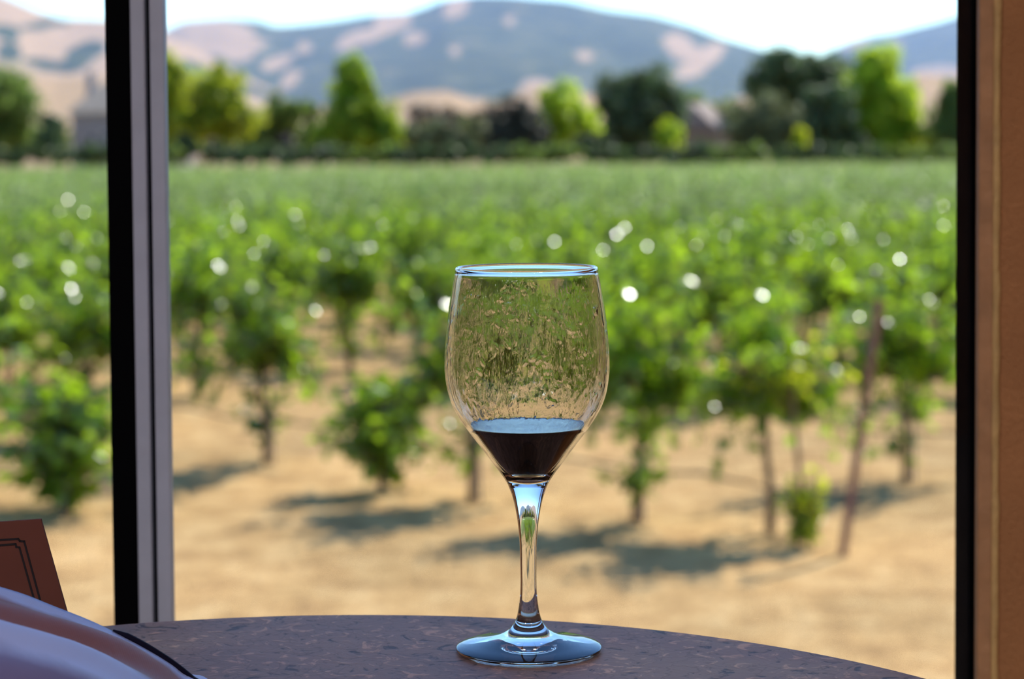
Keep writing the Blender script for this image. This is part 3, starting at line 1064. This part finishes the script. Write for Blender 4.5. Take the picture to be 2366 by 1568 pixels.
for i, (d, x, y, _, k) in enumerate(named):
    pos_ = sum(1 for q in named if q[4] == k and q[1] > x)
    lab = 'leafy green grapevine in the vineyard rows behind the front rows'
    if k <= 4 and pos_ < 20:
        lab = 'grapevine in the %s slanting row from the front, %s from its right end' % (ORD[k + 1], ORD[pos_])
    vine(rnd.choice(VAR if y < 44 else HAZY_OLD), x, y, lab, 'vines of the middle rows', i < 90,
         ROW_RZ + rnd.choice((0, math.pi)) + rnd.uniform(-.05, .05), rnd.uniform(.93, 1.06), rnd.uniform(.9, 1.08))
# the rest of the field
rest = [s for s in spots if id(s) not in ids]
LOW = []
for i in range(6):
    tr, fo = vine_meshes(500 + i, 'plain', lobed=False, shoots=13)
    LOW.append((np.array(fo.v), np.array(fo.f), np.array(fo.tint)))
VV, FF, TT = [], [], []
off = 0
for (d, x, y, _, _k) in rest:
    v, f, t = rnd.choice(LOW)
    a = ROW_RZ + rnd.choice((0, math.pi))
    c, s = math.cos(a), math.sin(a)
    k = rnd.uniform(.95, 1.08)
    q = np.stack([x + (v[:, 0] * c - v[:, 1] * s) * k, y + (v[:, 0] * s + v[:, 1] * c) * k, v[:, 2] * rnd.uniform(.92, 1.08)], -1)
    VV.append(q); FF.append(f + off); TT.append(np.clip(t + rnd.uniform(-.1, .1), 0, 1))
    off += len(v)
VV = np.concatenate(VV); FF = np.concatenate(FF); TT = np.concatenate(TT)
me = bpy.data.meshes.new('vineyard_rows')
me.vertices.add(len(VV)); me.vertices.foreach_set('co', VV.astype(np.float32).ravel())
me.loops.add(len(FF) * 4); me.loops.foreach_set('vertex_index', FF.astype(np.int32).ravel())
me.polygons.add(len(FF)); me.polygons.foreach_set('loop_start', np.arange(0, len(FF) * 4, 4, dtype=np.int32))
a = me.attributes.new('tint', 'FLOAT', 'POINT'); a.data.foreach_set('value', TT.astype(np.float32))
me.materials.append(M['hazy_old_vine_leaf'])
me.update(calc_edges=True)
tag(link('vineyard_rows', me), 'far vineyard rows merging into one green field', 'vineyard', kind='stuff')
print('vines', len(named), len(rest), 'quads', len(FF))

# rusty end post, drip hoses and wires of the front rows
b0, b1 = at(1947, 1278, 15.87), at(2034, 690, 16.15)
po = MB().tube([b0 + (b0 - b1) * .12, b0.lerp(b1, .5), b1], .034, 6)
post = po.build('vineyard_post', M['rust'])
tag(post, 'leaning rusty brown steel post at the end of the front row', 'post')
po2 = MB().tube([Vector((-4.83, 24.4, -.05)), Vector((-4.8, 24.4, 1.25))], .03, 6)
tag(po2.build('vineyard_post', M['stake_wood']), 'short pale wooden post between vines left of the mullion', 'post')


def row_line(name, k, xa, xb, z, rad, material, label, cat):
    pts = []
    n = 24
    for i in range(n + 1):
        x = xa + (xb - xa) * i / n
        sag = .03 * math.sin(x * 5.3)
        pts.append((x, 18.35 + 4.35 * k - .98 * x, z + sag))
    o_ = MB().tube(pts, rad, 5).build(name, material, smooth=True)
    return tag(o_, label, cat)


row_line('drip_hose', 0, -9, 2.45, .42, .010, M['hose'], 'thin black drip hose hung low along the front row', 'hose')
row_line('drip_hose', 1, -9, 5, .45, .010, M['hose'], 'thin black drip hose along the second row of vines', 'hose')
row_line('trellis_wire', 0, -9, 2.6, 1.0, .003, M['wire'], 'steel trellis wire carrying the front row of vines', 'wire')
row_line('trellis_wire', 1, -9, 5, 1.0, .003, M['wire'], 'steel trellis wire carrying the second row of vines', 'wire')

# ------------------------------------------------------------------ trees beyond the field
LEAF = {
    'bright': leaf_mat('tree_leaf_bright', (.05, .13, .012), (.14, .28, .02), (.30, .44, .03), (.75, .95, .04), rough=.5, tmix=.58),
    'yellow': leaf_mat('tree_leaf_yellowish', (.06, .12, .012), (.19, .28, .02), (.36, .42, .03), (.80, .88, .03), rough=.5, tmix=.58),
    'mid': leaf_mat('tree_leaf_mid', (.04, .085, .02), (.10, .17, .04), (.19, .27, .06), (.36, .52, .08), rough=.5, tmix=.5),
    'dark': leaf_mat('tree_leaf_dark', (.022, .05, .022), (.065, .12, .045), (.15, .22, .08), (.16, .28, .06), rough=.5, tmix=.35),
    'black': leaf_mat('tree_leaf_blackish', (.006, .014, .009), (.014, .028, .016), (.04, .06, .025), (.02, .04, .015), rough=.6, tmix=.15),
    'olive': leaf_mat('tree_leaf_olive', (.06, .075, .032), (.15, .175, .075), (.26, .27, .12), (.26, .3, .10), rough=.6, tmix=.35),
    'brown': leaf_mat('tree_leaf_dry', (.17, .13, .10), (.32, .25, .18), (.42, .34, .24), (.4, .3, .16), rough=.7, tmix=.35),
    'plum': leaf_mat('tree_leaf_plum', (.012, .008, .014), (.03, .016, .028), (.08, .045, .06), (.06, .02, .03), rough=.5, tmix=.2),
}
M['tree_bark'] = simple('tree_bark', (.12, .09, .07), .9, .2, noise=.3, nscale=3)


def tree(name, label, cat, kind, D, lobes, seed, dens=1.0, group='trees and bushes beyond the field'):
    """lobes: (px, py, half width px, half height px) as they stand in the photo, at distance D"""
    rnd = random.Random(seed)
    rs = np.random.RandomState(seed)
    pm = D / F_PX
    cx = sum(l[0] for l in lobes) / len(lobes)
    base = at(cx, 400, D)
    root = empty(name, (base.x, base.y, 0))
    tag(root, label, cat, group)
    allq, allt = [], []
    tops = []
    for li, (px, py, rw, rh) in enumerate(lobes):
        c = at(px, py, D + rnd.uniform(-.25, .25) * rw * pm)
        c = np.array([c.x - base.x, c.y - base.y, max(c.z, rh * pm * .55)])
        rx, rz = rw * pm, rh * pm
        ry = (rx + rz) / 2
        tops.append(c)
        # sub clumps on the lobe give the crown its bumps
        area = 4 * math.pi * (rx * rz + rx * ry + ry * rz) / 3
        nclump = max(16, int(area * .7))
        ls = .34
        nleaf = int(area * 42 * dens / nclump) + 4
        dirs = rs.normal(size=(nclump, 3)); dirs /= np.linalg.norm(dirs, axis=1)[:, None]
        rad = rs.uniform(.38, 1.0, nclump)
        cc = c + dirs * rad[:, None] * np.array([rx, ry, rz])
        cr = rs.uniform(.5, 1.0, nclump) * min(1.3, .36 * min(rx, rz) + .22)
        ct_ = rs.uniform(-.18, .18, nclump)
        for i in range(nclump):
            dd = rs.normal(size=(nleaf, 3)); dd /= np.linalg.norm(dd, axis=1)[:, None]
            pos = cc[i] + dd * (cr[i] * rs.uniform(.45, 1.05, nleaf))[:, None]
            nrm = dd * .6 + np.array([0, 0, .5]) + rs.normal(size=(nleaf, 3)) * .55
            nrm /= np.linalg.norm(nrm, axis=1)[:, None]
            ax = np.cross(nrm, rs.normal(size=(nleaf, 3))); ax /= np.linalg.norm(ax, axis=1)[:, None]
            ay = np.cross(nrm, ax)
            s_ = (ls * rs.uniform(.6, 1.2, nleaf))[:, None]
            quad = np.stack([pos - ax * s_ * .8, pos + ay * s_ * .5 + nrm * s_ * .1, pos + ax * s_ * .8, pos - ay * s_ * .5 + nrm * s_ * .1], 1)
            allq.append(quad.reshape(-1, 3))
            allt.append(np.repeat(np.clip(.45 + ct_[i] + rs.normal(size=nleaf) * .13, 0, 1), 4))
    q = np.concatenate(allq); t = np.concatenate(allt)
    q[:, 2] = np.maximum(q[:, 2], .05)
    n = len(q) // 4
    me = bpy.data.meshes.new('foliage')
    me.vertices.add(len(q)); me.vertices.foreach_set('co', q.astype(np.float32).ravel())
    me.loops.add(4 * n); me.loops.foreach_set('vertex_index', np.arange(4 * n, dtype=np.int32))
    me.polygons.add(n); me.polygons.foreach_set('loop_start', np.arange(0, 4 * n, 4, dtype=np.int32))
    a = me.attributes.new('tint', 'FLOAT', 'POINT'); a.data.foreach_set('value', t.astype(np.float32))
    me.materials.append(LEAF[kind])
    me.update(calc_edges=True)
    tag(link('foliage', me, root), kind='stuff')
    tb_ = MB()
    hz_ = max(.6, float(np.mean([c[2] for c in tops])))
    r0 = max(.08, .03 * hz_ + .05)
    tb_.tube([(0, 0, -.1), (.05, 0, hz_ * .4), (0, .05, hz_ * .8)], [r0, r0 * .75, r0 * .5], 7)
    for c in tops:
        tb_.tube([(0.02, .02, hz_ * .45), tuple(np.array([0, 0, hz_ * .45]) * .5 + np.array(c) * .5), tuple(c)], [r0 * .5, r0 * .35, r0 * .15], 5)
    tb_.build('trunk', M['tree_bark'], root, True)
    return root


tree('tree', 'pale green tree at the left edge of the photo', 'tree', 'mid', 176, [(10, 235, 75, 80), (25, 310, 60, 60), (-70, 260, 80, 110)], 1)
tree('bush', 'dark round bush in front of the left house', 'bush', 'dark', 170, [(125, 315, 42, 52)], 2)
tree('tree', 'tall yellow green tree half hidden by the mullion', 'tree', 'yellow', 180, [(385, 185, 62, 68), (375, 270, 75, 70), (400, 320, 60, 45)], 3)
tree('tree', 'broad yellow green tree just right of the mullion', 'tree', 'yellow', 174, [(500, 215, 62, 66), (530, 270, 70, 60), (465, 285, 65, 45)], 4)
tree('bush', 'blackish green hedge bush under the yellow green trees', 'bush', 'dark', 169, [(430, 345, 60, 28), (495, 350, 45, 24)], 5)
tree('tree', 'dull green tree between the yellow and the pointed tree', 'tree', 'mid', 184, [(650, 270, 55, 52), (700, 260, 32, 40), (620, 320, 55, 45)], 6)
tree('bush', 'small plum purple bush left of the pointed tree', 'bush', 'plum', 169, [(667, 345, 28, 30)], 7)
tree('tree', 'pointed bright green tree with a wide foot', 'tree', 'bright', 176, [(822, 175, 42, 46), (815, 228, 66, 48), (830, 280, 92, 52), (890, 320, 64, 45), (775, 325, 60, 42)], 8)
tree('bush', 'dark low bush at the foot of the pointed tree', 'bush', 'dark', 170, [(745, 352, 40, 22), (890, 362, 45, 16)], 9)
tree('tree', 'brownish dry tree crown behind the olive bush', 'tree', 'brown', 196, [(985, 278, 66, 36), (1065, 282, 66, 36)], 10)
tree('bush', 'greyish olive bush right of the pointed tree', 'bush', 'olive', 174, [(1000, 322, 58, 44), (1085, 318, 66, 50), (1040, 335, 60, 38)], 11)
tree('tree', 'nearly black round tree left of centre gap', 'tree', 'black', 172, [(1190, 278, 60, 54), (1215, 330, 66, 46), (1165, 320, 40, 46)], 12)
tree('tree', 'yellow green tree behind the nearly black tree', 'tree', 'bright', 182, [(1290, 245, 62, 52), (1330, 290, 70, 50), (1275, 320, 50, 40)], 13)
tree('bush', 'small olive brown bush left of the big round tree', 'bush', 'olive', 170, [(1365, 338, 55, 32), (1310, 348, 40, 24)], 14)
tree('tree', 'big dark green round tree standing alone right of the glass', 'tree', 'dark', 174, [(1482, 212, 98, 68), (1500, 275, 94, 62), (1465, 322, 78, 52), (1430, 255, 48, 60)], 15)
tree('bush', 'light green bush beside the barn', 'bush', 'bright', 170, [(1545, 312, 30, 36)], 16)
tree('tree', 'light green tree behind the barn roof', 'tree', 'mid', 192, [(1600, 250, 40, 40), (1668, 262, 34, 30)], 17)
tree('tree', 'grey green oak right of the barn', 'tree', 'olive', 172, [(1755, 275, 84, 60), (1745, 325, 86, 46), (1800, 300, 60, 50)], 18)
tree('tree', 'huge dark oak crown towering at the right', 'tree', 'dark', 186, [(1830, 172, 112, 60), (1905, 195, 80, 72), (1775, 190, 58, 46), (1850, 230, 80, 50)], 19)
tree('tree', 'dark pointed tree in front of the huge oak', 'tree', 'dark', 173, [(1920, 250, 58, 60), (1910, 315, 76, 55), (1960, 330, 50, 42)], 20)
tree('tree', 'tall lime green tree near the right jamb', 'tree', 'bright', 179, [(2025, 178, 66, 70), (2060, 245, 86, 68), (2080, 312, 78, 56), (2000, 305, 66, 60)], 21)
tree('bush', 'small yellow bush between the oaks', 'bush', 'yellow', 168, [(1846, 325, 18, 34)], 22)
tree('tree', 'dull grey green tree at the right jamb', 'tree', 'mid', 176, [(2185, 300, 52, 62), (2205, 225, 36, 45), (2240, 290, 60, 90)], 23)
for i, (x, w_, h_, kd) in enumerate(((90, 60, 40, 'mid'), (300, 90, 60, 'mid'), (590, 70, 42, 'mid'), (740, 60, 45, 'mid'), (930, 60, 40, 'bright'), (1130, 60, 40, 'mid'), (1240, 60, 40, 'olive'), (1400, 60, 44, 'mid'),
                                  (1560, 70, 44, 'mid'), (1690, 60, 46, 'mid'), (1850, 70, 60, 'dark'), (1990, 60, 50, 'mid'), (2120, 60, 46, 'mid'))):
    nm = ['left house', 'mullion', 'dull green tree', 'pointed tree, left side', 'pointed tree, right side', 'olive bush', 'nearly black tree', 'small olive brown bush', 'light green bush', 'grey green oak', 'small yellow bush',
          'dark pointed tree', 'lime green tree'][i]
    tree('tree', 'blurred rear tree showing behind the %s' % nm, 'tree', kd, 207, [(x - w_ * .5, 322, w_ * .7, h_), (x + w_ * .5, 328, w_ * .7, h_ * .9)], 70 + i)
HEDGE = [(-120, 'left of the photo edge'), (20, 'at the left edge, under the pale green tree'), (190, 'before the left house'), (330, 'behind the mullion'), (585, 'under the dull green tree'), (720, 'left foot of the pointed tree'),
         (850, 'right foot of the pointed tree'), (975, 'left of the olive bush'), (1110, 'under the olive bush'), (1255, 'right of the nearly black tree'), (1425, 'at the foot of the big round tree'), (1560, 'before the barn'),
         (1700, 'under the grey green oak'), (1850, 'between the two oaks'), (1985, 'left foot of the lime tree'), (2130, 'right of the lime tree'), (2270, 'behind the right jamb')]
for i, (x, nm) in enumerate(HEDGE):
    tree('hedge_bush', 'low dark hedge bush %s' % nm, 'bush', 'dark' if i % 3 else 'mid', 166, [(x - 42, 357, 44, 19), (x + 6, 359, 40, 17), (x + 48, 356, 42, 20)], 40 + i)

# trees of the same belt beyond the window edges
for i, (x, kd, nm) in enumerate(((-260, 'bright', 'nearest beyond the left photo edge'), (-520, 'dark', 'second beyond the left photo edge'), (-820, 'mid', 'third beyond the left photo edge'), (-1150, 'yellow', 'fourth beyond the left photo edge'),
                                 (2420, 'dark', 'nearest beyond the right jamb'), (2650, 'bright', 'second beyond the right jamb'), (2950, 'mid', 'third beyond the right jamb'), (3250, 'dark', 'fourth beyond the right jamb'))):
    tree('tree', 'field edge tree, %s' % nm, 'tree', kd, 176, [(x, 215, 80, 75), (x + 45, 290, 95, 60), (x - 55, 300, 90, 60)], 90 + i)

# ------------------------------------------------------------------ houses
def gable_house(name, label, D, px0, px1, eave_py, ridge_py, depth, wallm, roofm, rz, windows, hip=0.0, chimney=None):
    a, b_ = at(px0, eave_py, D), at(px1, eave_py, D)
    w = b_.x - a.x
    c = (a + b_) / 2
    ez, rzz = c.z, at((px0 + px1) / 2, ridge_py, D).z
    root = empty(name, (c.x, c.y + depth / 2, 0), rz)
    tag(root, label, 'house')
    MB().box(-w / 2, w / 2, -depth / 2, depth / 2, -.2, ez).build('walls', wallm, root)
    o = .45
    rv = [(-w / 2 - o, -depth / 2 - o, ez - .1), (w / 2 + o, -depth / 2 - o, ez - .1), (w / 2 + o, depth / 2 + o, ez - .1), (-w / 2 - o, depth / 2 + o, ez - .1),
          (-w / 2 + hip * w - (o if not hip else 0), 0, rzz), (w / 2 - hip * w + (o if not hip else 0), 0, rzz)]
    MB().quadmesh(rv, [(0, 1, 5, 4), (2, 3, 4, 5), (1, 2, 5), (3, 0, 4), (3, 2, 1, 0)]).build('roof', roofm, root)
    if chimney:
        MB().box(chimney, chimney + .7, -.4, .4, ez, rzz + .9).build('chimney', wallm, root, bevel=.02)
    for (x0, x1, z0, z1) in windows:
        f = MB().box(x0 - .08, x1 + .08, -depth / 2 - .05, -depth / 2 + .02, z0 - .08, z1 + .08).build('window', M['lamp_shade'], root)
        MB().box(x0, x1, -depth / 2 - .07, -depth / 2 - .04, z0, z1).build('pane', M['dark_glass'], f)
    return root


gable_house('house', 'grey house with broad hipped roof behind the mullion at left', 190, 165, 420, 258, 186, 8.0, M['house_wall'], M['roof'], 0.0,
            [(-3.6, -2.5, .6, 2.4), (-2.2, -1.6, 1.6, 4.6), (-3.4, -2.8, 3.1, 4.4), (.2, 1.2, .8, 2.4), (2.2, 3.2, .8, 2.4)], hip=.22, chimney=-4.2)
gable_house('barn', 'weathered brown barn with gable roof between the big trees', 182, 1572, 1668, 300, 236, 5.0, M['barn_wall'], M['barn_roof'], R(62),
            [(-1.2, .2, .2, 2.0), (.8, 1.4, .8, 1.7)])
